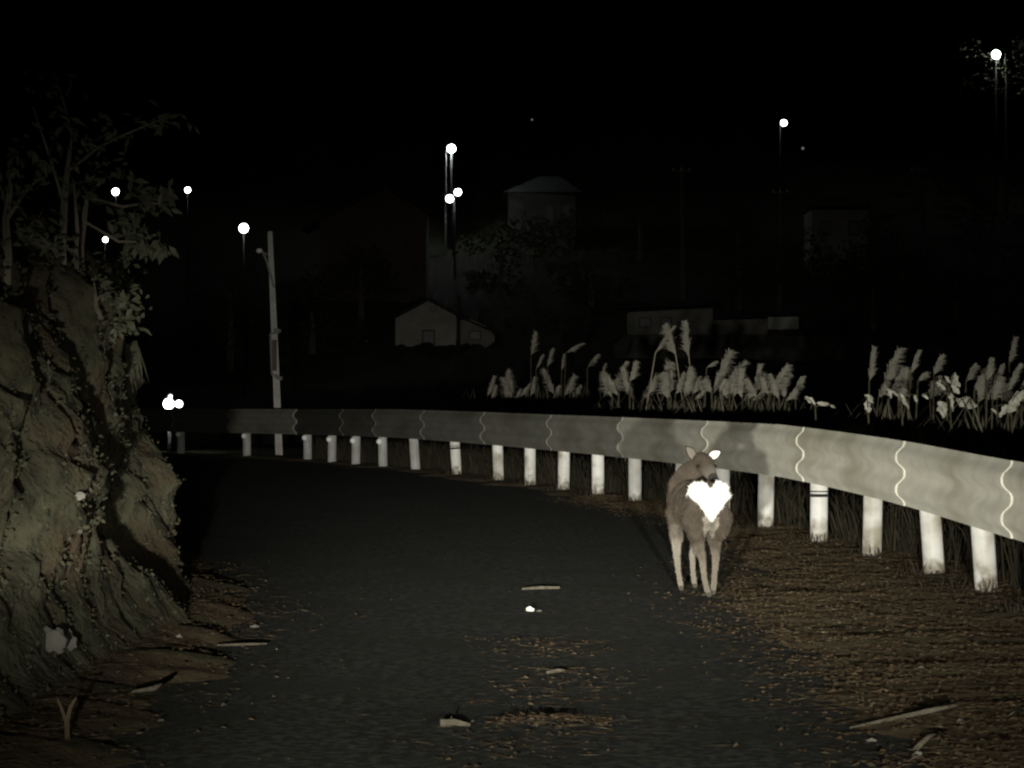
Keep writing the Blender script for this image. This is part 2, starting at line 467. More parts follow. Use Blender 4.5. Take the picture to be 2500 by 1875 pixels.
for k in range(len(js) - 1):
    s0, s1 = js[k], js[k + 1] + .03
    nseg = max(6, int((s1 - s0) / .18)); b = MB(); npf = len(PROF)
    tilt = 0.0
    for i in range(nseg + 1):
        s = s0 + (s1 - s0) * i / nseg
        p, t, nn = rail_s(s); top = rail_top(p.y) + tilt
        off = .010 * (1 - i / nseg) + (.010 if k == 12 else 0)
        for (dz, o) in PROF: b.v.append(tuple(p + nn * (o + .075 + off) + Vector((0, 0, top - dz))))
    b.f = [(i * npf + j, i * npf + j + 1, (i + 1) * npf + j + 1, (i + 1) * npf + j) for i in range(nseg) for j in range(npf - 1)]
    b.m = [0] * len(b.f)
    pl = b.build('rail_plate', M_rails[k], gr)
    md = pl.modifiers.new('thickness', 'SOLIDIFY'); md.thickness = .004; md.offset = 0; md.use_rim = False
    # the lapped end of the plate, its cut edge facing the traffic
    p, t, nn = rail_s(s0); top = rail_top(p.y) + tilt
    eb = MB(); ex = .010 if k == 12 else 0
    for dz, o in PROF:
        z_ = Vector((0, 0, top - dz))
        eb.v += [tuple(p + nn * (o + .0880 + ex) + z_ - t * .001), tuple(p + nn * (o + .077) + z_ - t * .005), tuple(p + nn * (o + .0878 + ex) + z_ + t * .001)]
    for q in range(npf - 1):
        eb.f += [(q * 3, q * 3 + 1, q * 3 + 4, q * 3 + 3), (q * 3 + 2, q * 3, q * 3 + 3, q * 3 + 5)]
    eb.m = [0] * len(eb.f)
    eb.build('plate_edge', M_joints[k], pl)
LEAN = {1: (-.06, 0), 2: (-.065, 0), 12: (-.03, 0), 13: (-.06, 0), 14: (-.06, 0)}
for k, px in enumerate(PX):
    p, t, nn = rail_s(s_of_px(px))
    top = rail_top(p.y) - .06; g = gz(p.x, p.y)
    lx = LEAN.get(k, (random.gauss(0, .012), 0))[0]
    b = MB()
    base = Vector((p.x, p.y, g - .15)) - nn * .0
    hd = Vector((p.x + lx, p.y, top)) + nn * .0
    base += nn * 0; r = .066
    pts = [base + (hd - base) * (i / 6) for i in range(7)]
    bk = .02 + abs(lx) * .8
    b.tube([q - nn * bk for q in pts] + [hd + Vector((0, 0, .02)) - nn * bk], [r] * 7 + [r * .6], 18)
    po = b.build('post', M_post if k < 14 else M_post2, gr)
    if k in (4, 13):
        c = base + (hd - base) * .53 - nn * bk; d = (hd - base).normalized()
        MB().tube([c - d * .012, c + d * .012], r + .005, 18).build('band', M_dark, po)
        c2 = c + d * .03
        MB().tube([c2 - d * .005, c2 + d * .005], r + .004, 18).build('band', M_dark, po)
    if k >= 15:
        c = base + (hd - base) * .55 - nn * bk + Vector((-.045, -.075, 0))
        MB().ball(c, (.042, .025, .042), 12, 8).build('reflector', M_refl, po)

# ------------------------------------------------------------------ dry grass on the drop behind the rail
b = MB()
for i in range(24000):
    s = s_of_px(2620) + random.random() ** .8 * (s_of_px(700) - s_of_px(2620))
    p, t, nn = rail_s(s)
    q = p - nn * (.25 + abs(random.gauss(0, .55)))
    if noise.noise((q.x * 2.2, q.y * 1.1, 4)) < random.uniform(-.5, .25): continue
    h = random.uniform(.18, .55); z = -.02 - max(0, (q - p).length - .45) * .35
    d = Vector((random.gauss(0, .25), random.gauss(0, .25), 1)).normalized()
    w = random.uniform(.003, .009); sd = Vector((1, random.gauss(0, .4), 0)).normalized() * w
    m_ = q + Vector((0, 0, z)); e = m_ + d * h; e.z -= h * .12; mid = m_ + d * h * .6 + Vector((0, 0, .04))
    b.add([m_ - sd, m_ + sd, mid + sd * .7, mid - sd * .7, e], [(0, 1, 2, 3), (3, 2, 4)], random.choices(range(3), (4, 4, 2))[0])
for px in PX[:14]:
    p, t, nn = rail_s(s_of_px(px))
    for i in range(46):
        q = p + nn * random.gauss(.05, .10) + t * random.gauss(0, .12); g_ = gz(q.x, q.y)
        h = random.uniform(.04, .15); d = Vector((random.gauss(0, .4), random.gauss(0, .4), 1)).normalized(); sd = Vector((random.uniform(.002, .005), 0, 0))
        m_ = Vector((q.x, q.y, g_ - .01)); mid = m_ + d * h * .6; e = m_ + d * h; e.z -= h * .2
        b.add([m_ - sd, m_ + sd, mid + sd * .7, mid - sd * .7, e + d.cross(Vector((0, 1, 0))) * .02], [(0, 1, 2, 3), (3, 2, 4)], random.choices(range(3), (3, 2, 4))[0])
struct(b.build('dry_grass', M_dry, smooth=False), 'stuff', 'rank dry grass growing on the drop behind the guardrail posts')['category'] = 'grass'

# ------------------------------------------------------------------ deer
DO = Vector((1.112, 17.22, 0)); DF = Vector((-.139, .990, 0)); DR = Vector((.990, .139, 0))
def dl(r, f, z): return DO + DR * r + DF * f + Vector((0, 0, z))
def inv(p):
    q = p - DO; return q.dot(DR), q.dot(DF), q.z
road_z = .012
body = MB()
def limb(pts, rad, n=14):
    """tapered chain with rounded joints, all overlapping, later fused into one skin"""
    P = [dl(*p) for p in pts]
    for i in range(len(P) - 1):
        k = 6
        q = [P[i] + (P[i + 1] - P[i]) * (j / k) for j in range(k + 1)]
        r = [rad[i] + (rad[i + 1] - rad[i]) * (j / k) for j in range(k + 1)]
        body.tube(q, r, n)
        body.ball(P[i], rad[i], n, 10)
    body.ball(P[-1], rad[-1], n, 10)
def blob(c, r):
    m = MB().ball((0, 0, 0), r, 20, 14)
    body.add([dl(c[0] + x, c[1] + y, c[2] + z) for x, y, z in m.v], m.f)
# trunk
blob((0, .07, .545), (.118, .12, .118)); blob((0, .18, .54), (.12, .17, .118)); blob((-.005, .36, .515), (.13, .20, .125))
blob((-.005, .55, .525), (.115, .17, .13)); blob((0, .64, .53), (.10, .12, .12)); blob((-.035, .28, .515), (.092, .20, .115)); blob((-.01, .42, .475), (.112, .22, .09))
# haunches
blob((-.062, .085, .46), (.066, .10, .13)); blob((.062, .085, .46), (.066, .10, .13))
# hind legs: hip, stifle, hock (heel to the rear), fetlock, hoof
for rx, ft, hock in (((-.068, -.056, -.042, -.030, -.016, -.010), -.01, 0), ((.070, .064, .056, .050, .048, .048), .16, .10)):
    limb([(rx[0], .10, .46), (rx[1], .15 + hock * .5, .37), (rx[2], .02 + hock, .235), (rx[3], .03 + hock + .0, .13), (rx[4], .02 + ft * .8, .055), (rx[5], ft + .0, .022 + road_z)],
         [.074, .044, .0215, .0155, .0175, .018])
# fore legs: shoulder, elbow, knee, fetlock, hoof
for rx, ft in (((-.07, -.085, -.078, -.070, -.060, -.06), .56), ((.05, .055, .055, .055, .06, .062), .76)):
    limb([(rx[0], .60, .47), (rx[1], .57, .37), (rx[2], ft + .02, .215), (rx[3], ft + .015, .125), (rx[4], ft + .0, .055), (rx[5], ft - .02, .022 + road_z)],
         [.066, .038, .0205, .0150, .0170, .0175])
# neck, bent back; the head looks over the rump towards the car
limb([(-.02, .66, .54), (-.030, .70, .62), (.000, .68, .69), (.060, .62, .742)], [.098, .075, .060, .055])
# skull and muzzle
hp, hn = (.070, .605, .765), (.108, .43, .668)
limb([hp, (.080, .555, .750), (.095, .49, .708), hn], [.056, .0565, .040, .027])
dm = body.build('deer_source', M_deer)
md = dm.modifiers.new('r', 'REMESH'); md.mode = 'VOXEL'; md.voxel_size = .0065
md = dm.modifiers.new('s', 'SMOOTH'); md.factor = .5; md.iterations = 12
dg = bpy.context.evaluated_depsgraph_get()
dme = bpy.data.meshes.new_from_object(dm.evaluated_get(dg))
bpy.data.objects.remove(dm)
deer = thing('deer', 'young brown deer with flared white heart-shaped rump, looking back on the road', 'deer', DO)
for v in dme.vertices: v.co -= DO
dme.name = 'body'
dme.polygons.foreach_set('use_smooth', [True] * len(dme.polygons))
dme.materials.clear(); dme.materials.append(M_deer)
ca_ = dme.color_attributes.new('coat', 'FLOAT_COLOR', 'POINT')
def heart(r, z):
    """a two-lobed heart in the plane of the rump, negative inside"""
    a = abs(r)
    lobe = math.hypot(a - .057, z - .604) - .056
    v = max((a - .110 * (z - .445) / .150) * .8, z - .600, .445 - z)
    return min(lobe, v)
def lerp(a, b, t): t = max(0, min(1, t)); return tuple(x + (y - x) * t for x, y in zip(a, b))
for i, v in enumerate(dme.vertices):
    r, f, z = inv(v.co + DO); nrm = v.normal
    j = fbm(r * 22, f * 14, z * 18, 3)
    c = lerp((.043, .035, .027), (.067, .055, .043), .5 + j * .7)
    if z < .40 and f > .3: c = lerp(c, (.19, .17, .14), (.40 - z) / .14 + j * .3)
    if z < .33 and f <= .3: c = lerp(c, (.15, .132, .106), (.33 - z) / .14 + j * .3)
    rear = -nrm.dot(DF)
    if f < .16 and z > .40 and abs(r) < .118 and rear > .05 and z < .70:
        h = heart(r + .006 * j, z)
        c = lerp(c, (.70, .69, .65), (.006 - h) / .014)
    if f < .14 and .34 < z < .47 and abs(r) < .030 + (z - .34) * .12 + .012 * j and rear > -.2: c = lerp(c, (.24, .22, .185), .55 + .5 * j)
    if z > .66 and f > .36:                                # head and neck
        d = (Vector((r, f, z)) - Vector(hn)).length
        if d < .10: c = lerp((.060, .051, .041), (.105, .094, .077), (.10 - d) / .06)
        if d < .034: c = (.03, .027, .024)
    if z < .035 + road_z: c = (.07, .062, .05)
    ca_.data[i].color = (*c, 1)
link('body', dme, deer)
# short coat hairs lying back along the body
hv, hf, hc = [], [], []
for i in range(0, len(dme.vertices), 2):
    v = dme.vertices[i]; c = tuple(ca_.data[i].color)
    r, f, z = inv(v.co + DO)
    if z < .06 or c[0] > .5: continue
    L = random.uniform(.010, .022) * (.5 if z < .3 or (z > .66 and f > .36) else 1)
    d = (v.normal * .45 - DF * .5 + Vector((random.gauss(0, .2), random.gauss(0, .2), -.5 + random.gauss(0, .2)))).normalized()
    if d.dot(v.normal) < .1: d = (d + v.normal * .5).normalized()
    w = d.cross(v.normal).normalized() * .0026; o_ = len(hv); k_ = random.uniform(.55, 1.5)
    hv += [v.co - w, v.co + w, v.co + d * L]; hf.append((o_, o_ + 1, o_ + 2)); hc += [tuple(q * k_ for q in c[:3]) + (1,)] * 3
hm = bpy.data.meshes.new('coat_hair'); hm.from_pydata([tuple(q) for q in hv], [], hf); hm.materials.append(M_deer)
at_ = hm.color_attributes.new('coat', 'FLOAT_COLOR', 'POINT')
at_.data.foreach_set('color', np.array(hc, dtype=np.float32).ravel())
link('coat_hair', hm, deer)
# flared fur along the heart
b = MB()
for i in range(5200):
    r = random.uniform(-.112, .112); z = random.uniform(.43, .68)
    h = heart(r, z)
    if h > -.002 or (abs(r) < .018 and z > .585): continue
    best = None
    e = 1 - (r / .128) ** 2 - ((z - .53) / .15) ** 2
    f0 = .07 - .12 * math.sqrt(max(e, .02)) + .012
    out = Vector(((abs(r) - .03) * (1 if r > 0 else -1), -.09, z - .56)).normalized()
    L = random.uniform(.014, .040) * random.random() ** .4 if h > -.02 else random.uniform(.008, .016)
    d = (out + Vector((random.gauss(0, .22), random.gauss(0, .15), random.gauss(0, .22)))).normalized()
    p = Vector((r, f0, z)); q = p + d * L; w = Vector((-d.z, 0, d.x)) * .0035
    b.add([dl(*(p - w)), dl(*(p + w)), dl(*q)], [(0, 1, 2)])
under(b, deer).build('rump_fur', M_fur, deer, smooth=False)
b = MB()
tp = [(0, -.035, .628), (.002, -.062, .600), (.0, -.072, .55), (-.002, -.070, .49), (-.002, -.060, .445)]
b.tube([dl(*p) for p in tp], [.010, .014, .015, .012, .004], 10)
under(b, deer).build('tail', mat('tail_fur', (.66, .65, .60), (.8, .79, .74), 40, .95), deer)
# ears: cupped leaf shapes, pale inside
def ear(base, tip, face, W, inner, lining):
    B_, T = dl(*base), dl(*tip); a = T - B_; fc = (DR * face[0] + DF * face[1] + Vector((0, 0, face[2]))).normalized()
    sd = a.cross(fc).normalized(); n_ = sd.cross(a).normalized()
    if n_.dot(fc) < 0: n_ = -n_
    vs, fs = [], []
    K = 8
    for i in range(K + 1):
        t = i / K; w = W * math.sin(math.pi * (t * .88 + .10)) ** .8 * (1 - .25 * t) + .002
        for j in (-1, -.5, 0, .5, 1):
            vs.append(B_ + a * t + sd * w * j + n_ * (abs(j) ** 2 * w * .8 - w * .3))
    for i in range(K):
        for j in range(4): fs.append((i * 5 + j, i * 5 + j + 1, (i + 1) * 5 + j + 1, (i + 1) * 5 + j))
    m = under(MB().add(vs, fs), deer)
    o = m.build('ear', [M_coat], deer)
    s_ = o.modifiers.new('t', 'SOLIDIFY'); s_.thickness = .006; s_.offset = -1 if inner > 0 else 1
    lv = [v + n_ * .004 for v in [B_ + a * .08 + (v - B_) * .86 for v in vs]]
    under(MB().add(lv, fs), deer).build('ear_lining', lining, o)
ear((.025, .60, .778), (-.025, .585, .850), (.35, -.9, .1), .030, 1, M_earin)
ear((.110, .585, .783), (.180, .575, .822), (-.1, -.95, .15), .028, 1, M_fur)
for e in ((.033, .505, .738), (.132, .505, .738)):
    under(MB().ball(dl(*e), (.0125, .0125, .0125), 10, 8), deer).build('eye', M_eye, deer)
under(MB().ball(dl(hn[0] + .004, hn[1] - .022, hn[2] - .004), (.020, .012, .014), 12, 8), deer).build('nose', M_nose, deer)

# ------------------------------------------------------------------ pampas grass behind the rail
PAMPAS = [  # plume foot and tip in the photo, fullness
 (1296, 869, 1305, 815, .9), (1309, 900, 1324, 869, .8), (1336, 895, 1347, 855, .9), (1371, 905, 1376, 869, .6), (1381, 862, 1419, 840, 1.1), (1434, 898, 1457, 869, 1.2),
 (1466, 923, 1477, 891, .9), (1512, 920, 1528, 887, 1.1), (1494, 958, 1515, 918, 1.7), (1539, 931, 1551, 887, 1.2), (1584, 963, 1598, 924, 1.0), (1615, 963, 1631, 891, 1.5),
 (1649, 963, 1667, 916, 1.1), (1671, 971, 1682, 905, 1.3), (1738, 963, 1776, 869, 1.2), (1725, 898, 1745, 885, .9), (1758, 963, 1812, 891, .9), (1812, 970, 1814, 909, 1.2),
 (1841, 967, 1853, 898, 1.0), (1855, 960, 1870, 916, 1.0), (1877, 963, 1918, 898, 1.2), (1899, 960, 1908, 934, .8), (1233, 974, 1239, 909, 1.0), (1257, 974, 1270, 952, 1.0),
 (1295, 967, 1305, 924, 1.1), (1347, 978, 1363, 945, 1.2), (1190, 967, 1204, 924, .9), (1472, 972, 1481, 950, 1.1), (2122, 932, 2131, 857, .6), (2158, 940, 2191, 859, 1.3),
 (2223, 915, 2241, 862, .8), (2280, 915, 2297, 873, 1.0), (2200, 955, 2208, 904, 1.9), (2358, 932, 2379, 897, 1.0), (2379, 953, 2394, 923, .9), (2410, 932, 2417, 885, .8),
 (2433, 926, 2444, 897, .7), (2464, 888, 2476, 832, .8), (2458, 956, 2488, 897, .8), (1941, 950, 1959, 923, .8), (2241, 932, 2258, 912, 1.0), (1755, 960, 1768, 930, 1.1), (1790, 968, 1800, 935, 1.0), (1690, 965, 1706, 925, 1.0)]
rp = random.Random(5)
for lo_, hi_, n_ in ((1480, 1925, 24), (2140, 2500, 12), (1190, 1470, 10)):
    for q in range(n_):
        x = rp.uniform(lo_, hi_); yb = rp.uniform(958, 984); l_ = rp.uniform(26, 60); PAMPAS.append((x, yb, x + rp.uniform(-24, 36), yb - l_, rp.uniform(.9, 1.5)))
SPECIAL = {(1650, 868, 1630, 800): (1705, 985, 'pale pampas plume bent over at the tip of the tallest stalk behind the guardrail', 1.3),
           (1682, 873, 1676, 793): (1712, 985, 'upright pale pampas plume beside the tallest bent one behind the guardrail', .9),
           (1600, 862, 1642, 803): (1542, 985, 'long straight pampas stalk leaning across to the tallest plumes', .45)}
def rail_D(px): return float(rail_pt(min(max(px, 420), 2580))[1])
def pampas(x0, y0, x1, y1, full, label, group, foot_px=None):
    D = rail_D(x0) + random.uniform(5.2, 7.2) + (12 if x0 < 1482 else 0)
    a, t = at(x0, y0, D), at(x1, y1, D + random.uniform(-.15, .15))
    fx = (x0 - (x1 - x0) * .5) if foot_px is None else foot_px
    gp = at(fx, 1000, D); g = gz(gp.x, gp.y)
    foot = Vector((gp.x, gp.y, g))
    root = thing('pampas_grass', label, 'pampas grass', foot, group); root['kind'] = 'thing'
    mid = foot + (a - foot) * .55 + Vector((random.gauss(0, .02), random.gauss(0, .02), .05))
    pm = a + (t - a) * .55 + Vector((0, 0, (t - a).length * .06))
    st = under(MB().tube([foot - Vector((0, 0, .03)), mid, a, pm, t], [.008, .0075, .007, .005, .002], 6), root)
    st.build('stalk', M_stalk if group is None else M_dstalk, root)
    m = MB(); ax = t - a; L = ax.length
    lean = Vector((1 if ax.x >= 0 else -1, 0, 0))
    n_ = int(110 * full) + 50
    for i in range(n_):
        u = random.random() ** .9
        p = a + ax * u + Vector((0, 0, L * .06 * math.sin(math.pi * u)))
        w = 2 * math.pi * random.random()
        rad = Vector((math.cos(w), math.sin(w), 0))
        ll = max(L, .2) * random.uniform(.24, .46) * (1.15 - .55 * u) * min(1.4, .8 + .35 * full)
        d = (ax.normalized() * 1.0 + rad * random.uniform(.15, .75) * full + lean * .38 * full).normalized()
        q1 = p + d * ll * .6; q2 = p + d * ll + rad * ll * .12 * full - Vector((0, 0, ll * .22 * full))
        wd = Vector((math.cos(w + 1.5), math.sin(w + 1.5), .2)) * random.uniform(.008, .016)
        m.add([p - wd * .5, p + wd * .5, q1 + wd, q1 - wd, q2], [(0, 1, 2, 3), (3, 2, 4)])
    under(m, root).build('plume', M_plume, root, smooth=False)
    for k in range(3):
        w = random.uniform(0, 6.28); dv = Vector((math.cos(w), math.sin(w), 0)); H_ = random.uniform(.85, 1.12) * max(.5, 1.0 - g)
        p0 = foot; p1 = foot + dv * .12 + Vector((0, 0, H_ * .7)); p2 = foot + dv * .35 + Vector((0, 0, H_)); p3 = foot + dv * .62 + Vector((0, 0, H_ * .80))
        sd = Vector((-dv.y, dv.x, 0)) * .009
        lm = MB().add([p0 - sd, p0 + sd, p1 + sd, p1 - sd, p2 + sd * .8, p2 - sd * .8, p3], [(0, 1, 2, 3), (3, 2, 4, 5), (5, 4, 6)])
        under(lm, root).build('leaf', M_gleaf, root)
for (x0, y0, x1, y1, fl) in PAMPAS:
    pampas(x0, y0, x1, y1, fl, 'pale feathery pampas plume of ordinary height standing in the row behind the guardrail', 'pampas plumes behind the guardrail')
for (x0, y0, x1, y1), (fx, fy, lab, fl) in SPECIAL.items():
    pampas(x0, y0, x1, y1, fl, lab, None, fx)

# broad pale leaves on shrubs just behind the nearest rail
def leafy(px, D, leaves, label):
    gp = at(px, 1000, D); foot = Vector((gp.x, gp.y, gz(gp.x, gp.y)))
    root = thing('leafy_shrub', label, 'shrub', foot, None)
    st = MB(); cen = at(px, sum(l[1] for l in leaves) / len(leaves) + 12, D)
    st.tube([foot - Vector((0, 0, .04)), foot + (cen - foot) * .5 + Vector((.03, 0, 0)), cen], [.011, .009, .006], 6)
    for (x0, y0, x1, y1, w) in leaves:
        a = at(x0, y0, D + random.uniform(-.15, .15)); st.tube([cen, (cen + a) / 2 + Vector((0, 0, .015)), a], [.005, .004, .003], 5)
    under(st, root).build('stem', M_dstalk, root)
    for (x0, y0, x1, y1, w) in leaves:
        a = at(x0, y0, D); t = at(x1, y1, D - random.uniform(-.02, .06)); ax = t - a
        sd = ax.cross(Vector((random.gauss(0, .3), -1, random.gauss(0, .3)))).normalized() * (w / F * D * .5); n_ = Vector((0, -1, 0))
        vs, fs = [], []
        cv = random.uniform(-.25, .25); nl = (x1 - x0, y1 - y0)
        for i in range(9):
            u = i / 8; ww = math.sin(math.pi * (u * .9 + .06)) ** .8 + .03; c = a + ax * u + Vector((0, 0, -.02 * u * u))
            jg, jh = 1 + random.uniform(-.5, .3), 1 + random.uniform(-.5, .3); c = c + sd * cv * math.sin(math.pi * u) * 2 + Vector((0, random.gauss(0, .008), 0))
            vs += [c + sd * ww * jg - n_ * random.uniform(-.01, .03), c + n_ * .004, c - sd * ww * jh - n_ * random.uniform(-.01, .03)]
        for i in range(8):
            for j in (0, 1): fs.append((i * 3 + j, i * 3 + j + 1, i * 3 + j + 4, i * 3 + j + 3))
        under(MB().add(vs, fs), root).build('leaf', M_leafp, root)
leafy(1990, 25.5, [(1965, 970, 1992, 984, 13), (1994, 984, 2024, 980, 12), (2026, 990, 2040, 990, 7)], 'low shrub showing two flat pale leaves end to end above the guardrail')
leafy(2118, 24, [(2110, 965, 2134, 968, 9), (2118, 972, 2132, 978, 11), (2116, 978, 2122, 1002, 15)], 'small shrub with a short drooping clump of three pale leaves above the guardrail')
leafy(2200, 23.5, [(2195, 960, 2220, 992, 11), (2168, 948, 2176, 966, 14), (2178, 955, 2196, 962, 9), (2234, 964, 2240, 978, 9)], 'shrub with one narrow bright leaf hanging aslant above the guardrail')
leafy(2318, 22.8, [(2288, 930, 2308, 944, 16), (2306, 918, 2330, 940, 11), (2330, 910, 2344, 938, 20), (2322, 938, 2342, 954, 13), (2317, 950, 2327, 998, 14), (2292, 980, 2304, 1014, 26), (2334, 975, 2386, 984, 26), (2252, 962, 2268, 968, 11)], 'largest leafy shrub with many bright leaves fanned out above the guardrail')
leafy(2468, 21.5, [(2488, 956, 2462, 1000, 26), (2470, 990, 2440, 1012, 18), (2420, 998, 2434, 1004, 9), (2490, 960, 2520, 975, 30)], 'shrub with a broad pale leaf pointing down to the guardrail')

# ------------------------------------------------------------------ saplings and shrubs on the bank
def bank_at(px, py):
    """where the line of sight through a photo pixel meets the bank"""
    for Y in np.arange(9.5, 30, .05):
        p = at(px, py, float(Y))
        h = p.z + .06
        if h < 0: continue
        if h > 2.35: h = 2.35 + (h - 2.35) / .42
        q = bank_pt(float(Y), float(h))
        if q.x >= p.x: return q
    return at(px, py, 18)
def sapling(name, foot, trunk, branches, clusters, nleaf, label, cat, leaf=.07, leafmat=None):
    root = thing(name, label, cat, foot, None)
    m = MB()
    if trunk: m.tube(*trunk, 8)
    for pts, r in branches: m.tube(pts, r, 6)
    under(m, root).build('trunk', M_trunk, root)
    m = MB()
    for (c, rad) in clusters:
        for i in range(nleaf):
            d = Vector((random.gauss(0, .5), random.gauss(0, .5), random.gauss(0, .5)))
            p = c + Vector((d.x * rad[0], d.y * rad[1], d.z * rad[2]))
            if any(math.hypot(1250 + F * p.x / p.y - u, HY - F * (p.z - HC) / p.y - w) < q for u, w, q in ((282, 468, 42), (257, 585, 46), (458, 464, 44))): continue
            m.leaf(p, (random.gauss(.3, .7), random.gauss(-.2, .6), random.gauss(-.35, .5)), (random.gauss(0, .4), random.gauss(-.7, .4), random.gauss(.5, .4)), leaf * random.uniform(.6, 1.3), leaf * random.uniform(.3, .55), random.uniform(0, .3))
    if m.v: under(m, root).build('crown', leafmat or M_leaf, root, smooth=False)
    return root
def cl(px, py, D, rx, rz): return (at(px, py, D), (rx / F * D, .25, rz / F * D))
# thin trunk at the crest
D = 17.5; f = bank_at(150, 640); D = f.y
T = [f - Vector((0, 0, .1)), at(152, 600, D), at(157, 500, D), at(164, 420, D + .1), at(176, 330, D + .2)]
sapling('bank_tree', f, (T, [.022, .021, .018, .014, .008]), [([T[3], at(240, 360, D), at(300, 330, D), at(420, 280, D)], [.009, .007, .005, .003]), ([T[2], at(120, 380, D), at(80, 260, D)], [.009, .007, .004]), ([T[4], at(150, 230, D + .2), at(130, 170, D + .2)], [.007, .005, .003])],
        [cl(250, 320, D, 70, 50), cl(390, 290, D, 80, 18), cl(130, 330, D, 70, 60), cl(220, 390, D, 60, 40), cl(120, 210, D, 80, 70)], 26, 'thin pale-trunked sapling standing by itself on the crest of the earth bank', 'tree', .06)
f = bank_at(195, 650); D = f.y
T = [f - Vector((0, 0, .1)), at(197, 600, D), at(205, 540, D), at(212, 480, D + .1), at(260, 430, D)]
sapling('bank_tree', f, (T, [.02, .018, .016, .012, .008]), [([T[3], at(300, 505, D), at(360, 495, D), at(405, 500, D)], [.01, .008, .006, .004]), ([T[2], at(290, 590, D), at(350, 590, D), at(395, 610, D)], [.008, .007, .005, .003])],
        [cl(290, 480, D, 60, 40), cl(350, 490, D, 50, 38), cl(400, 480, D, 25, 25), cl(300, 540, D, 50, 22), cl(330, 585, D, 60, 20), cl(385, 605, D, 25, 10), cl(280, 440, D, 45, 30)], 42, 'leafy tree leaning out from the bank with drooping branches of broad leaves', 'tree', .075)
f = bank_at(185, 655); D = f.y + .1
T = [f - Vector((0, 0, .1)), at(186, 610, D), at(189, 560, D), at(186, 520, D), at(180, 440, D)]
sapling('bank_tree', f, (T, [.011, .011, .010, .009, .005]), [], [cl(180, 450, D, 50, 40)], 30, 'slender sapling close beside the leafy leaning tree on the bank', 'tree', .06)
f = bank_at(14, 690); D = f.y
T = [f - Vector((0, 0, .1)), at(16, 670, D), at(20, 630, D), at(14, 540, D), at(30, 420, D)]
sapling('bank_tree', f, (T, [.022, .021, .02, .016, .01]), [([T[3], at(60, 470, D), at(100, 430, D)], [.01, .007, .004])], [cl(40, 470, D, 80, 60), cl(70, 560, D, 60, 40), cl(60, 380, D, 90, 70)], 34, 'short stout sapling rooted on the part of the bank nearest the car', 'tree', .06)
# shrubs along the crest and drooping down the face
SH = [((275, 660), [(290, 640, 45, 30), (310, 600, 40, 25), (270, 690, 40, 30)], 'bushy shrub spilling over the crest under the leaning tree'),
      ((300, 760), [(310, 740, 35, 40), (295, 790, 30, 35)], 'small dark shrub growing out of the bank below the crest'),
      ((110, 620), [(110, 590, 70, 40), (60, 620, 50, 30)], 'low spreading shrub at the foot of the thin crest sapling'),
      ((240, 750), [(240, 710, 40, 40), (225, 770, 30, 30)], 'shrub around the bare crooked twig on the bank face')]
for (fx, fy), cs, lab in SH:
    f = bank_at(fx, fy); D = f.y
    sapling('bank_shrub', f, ([f + Vector((-.05, 0, -.04)), f + Vector((.02, 0, .04)), at(cs[0][0], cs[0][1], D)], [.01, .009, .005]), [], [cl(x, y, D, a, c) for x, y, a, c in cs], 60, lab, 'shrub', .055)
f = bank_at(318, 850); D = f.y
root = thing('grass_tuft', 'tuft of long grass drooping over the edge of the bank', 'grass', f); root['kind'] = 'thing'
for i in range(26):
    m = MB(); x = random.uniform(292, 330); e = random.uniform(6, 34); y1 = random.uniform(880, 965)
    p0 = f + Vector((random.gauss(-.02, .02), random.gauss(0, .03), 0)); p1 = at(x + e * .5, 850 - random.uniform(0, 20), D - .05); p2 = at(x + e, (850 + y1) / 2, D - .1); p3 = at(x + e * 1.1 + random.uniform(0, 12), y1, D - .1)
    sd = Vector((.004, .004, 0))
    m.add([p0 - sd, p0 + sd, p1 + sd, p1 - sd, p2 + sd, p2 - sd, p3], [(0, 1, 2, 3), (3, 2, 4, 5), (5, 4, 6)])
    under(m, root).build('blade', M_bankl[0 if i % 3 else 3], root)
# bare twig on the bank face
def stick(name, pts, rad, label, cat='stick', m_=None, forks=()):
    base = Vector(pts[0]); root = thing(name, label, cat, base)
    under(MB().tube(pts, rad, 7), root).build('stem', m_ or M_stick, root)
    for q, r in forks: under(MB().tube(q, r, 6), root).build('fork', m_ or M_stick, root)
    return root
f = bank_at(250, 790); D = f.y - .08
stick('twig', [f + Vector((-.03, .02, 0)), at(248, 775, D), at(235, 752, D), at(233, 720, D), at(230, 690, D)], [.014, .013, .012, .009, .004], 'crooked bare pale twig sticking up from the bank face', 'twig', None, [([at(234, 735, D), at(246, 722, D), at(262, 718, D)], [.008, .006, .003])])
f = bank_at(205, 975); D = f.y - .06
stick('twig', [f + Vector((-.02, .02, -.02)), at(208, 960, D), at(214, 930, D), at(216, 905, D)], [.010, .009, .006, .003], 'short pale stub of root low on the bank face', 'twig')
f = bank_at(160, 1840)

# ------------------------------------------------------------------ stones and sticks
def stone(p, r, seed, label, m_=None, group=None):
    b = MB().ball((0, 0, 0), r, 16, 12, 0, .75, seed)
    o = b.build('stone', m_ or M_stone, None, True, p)
    return tag(o, label, 'stone', group)
def bstone(px, py, w, h, seed, label, m_=None):
    p = bank_at(px, py); s = p.y / F
    stone(p + Vector((.02, 0, 0)), (w * s * .5, w * s * .5, h * s * .5), seed, label, m_)
bstone(102, 1565, 58, 56, 1, 'rounded grey stone lodged at the foot of the bank')
bstone(154, 1572, 34, 44, 2, 'small upright stone against the rounded grey one at the foot of the bank')
bstone(180, 1236, 22, 20, 3, 'small pale stone in the dark hollow halfway up the bank', M_pale)
bstone(300, 1609, 13, 13, 7, 'tiny pale pebble at the foot of the bank', M_pale)
bstone(108, 1775, 20, 14, 8, 'pale flat pebble lying in the left gutter', M_pale)
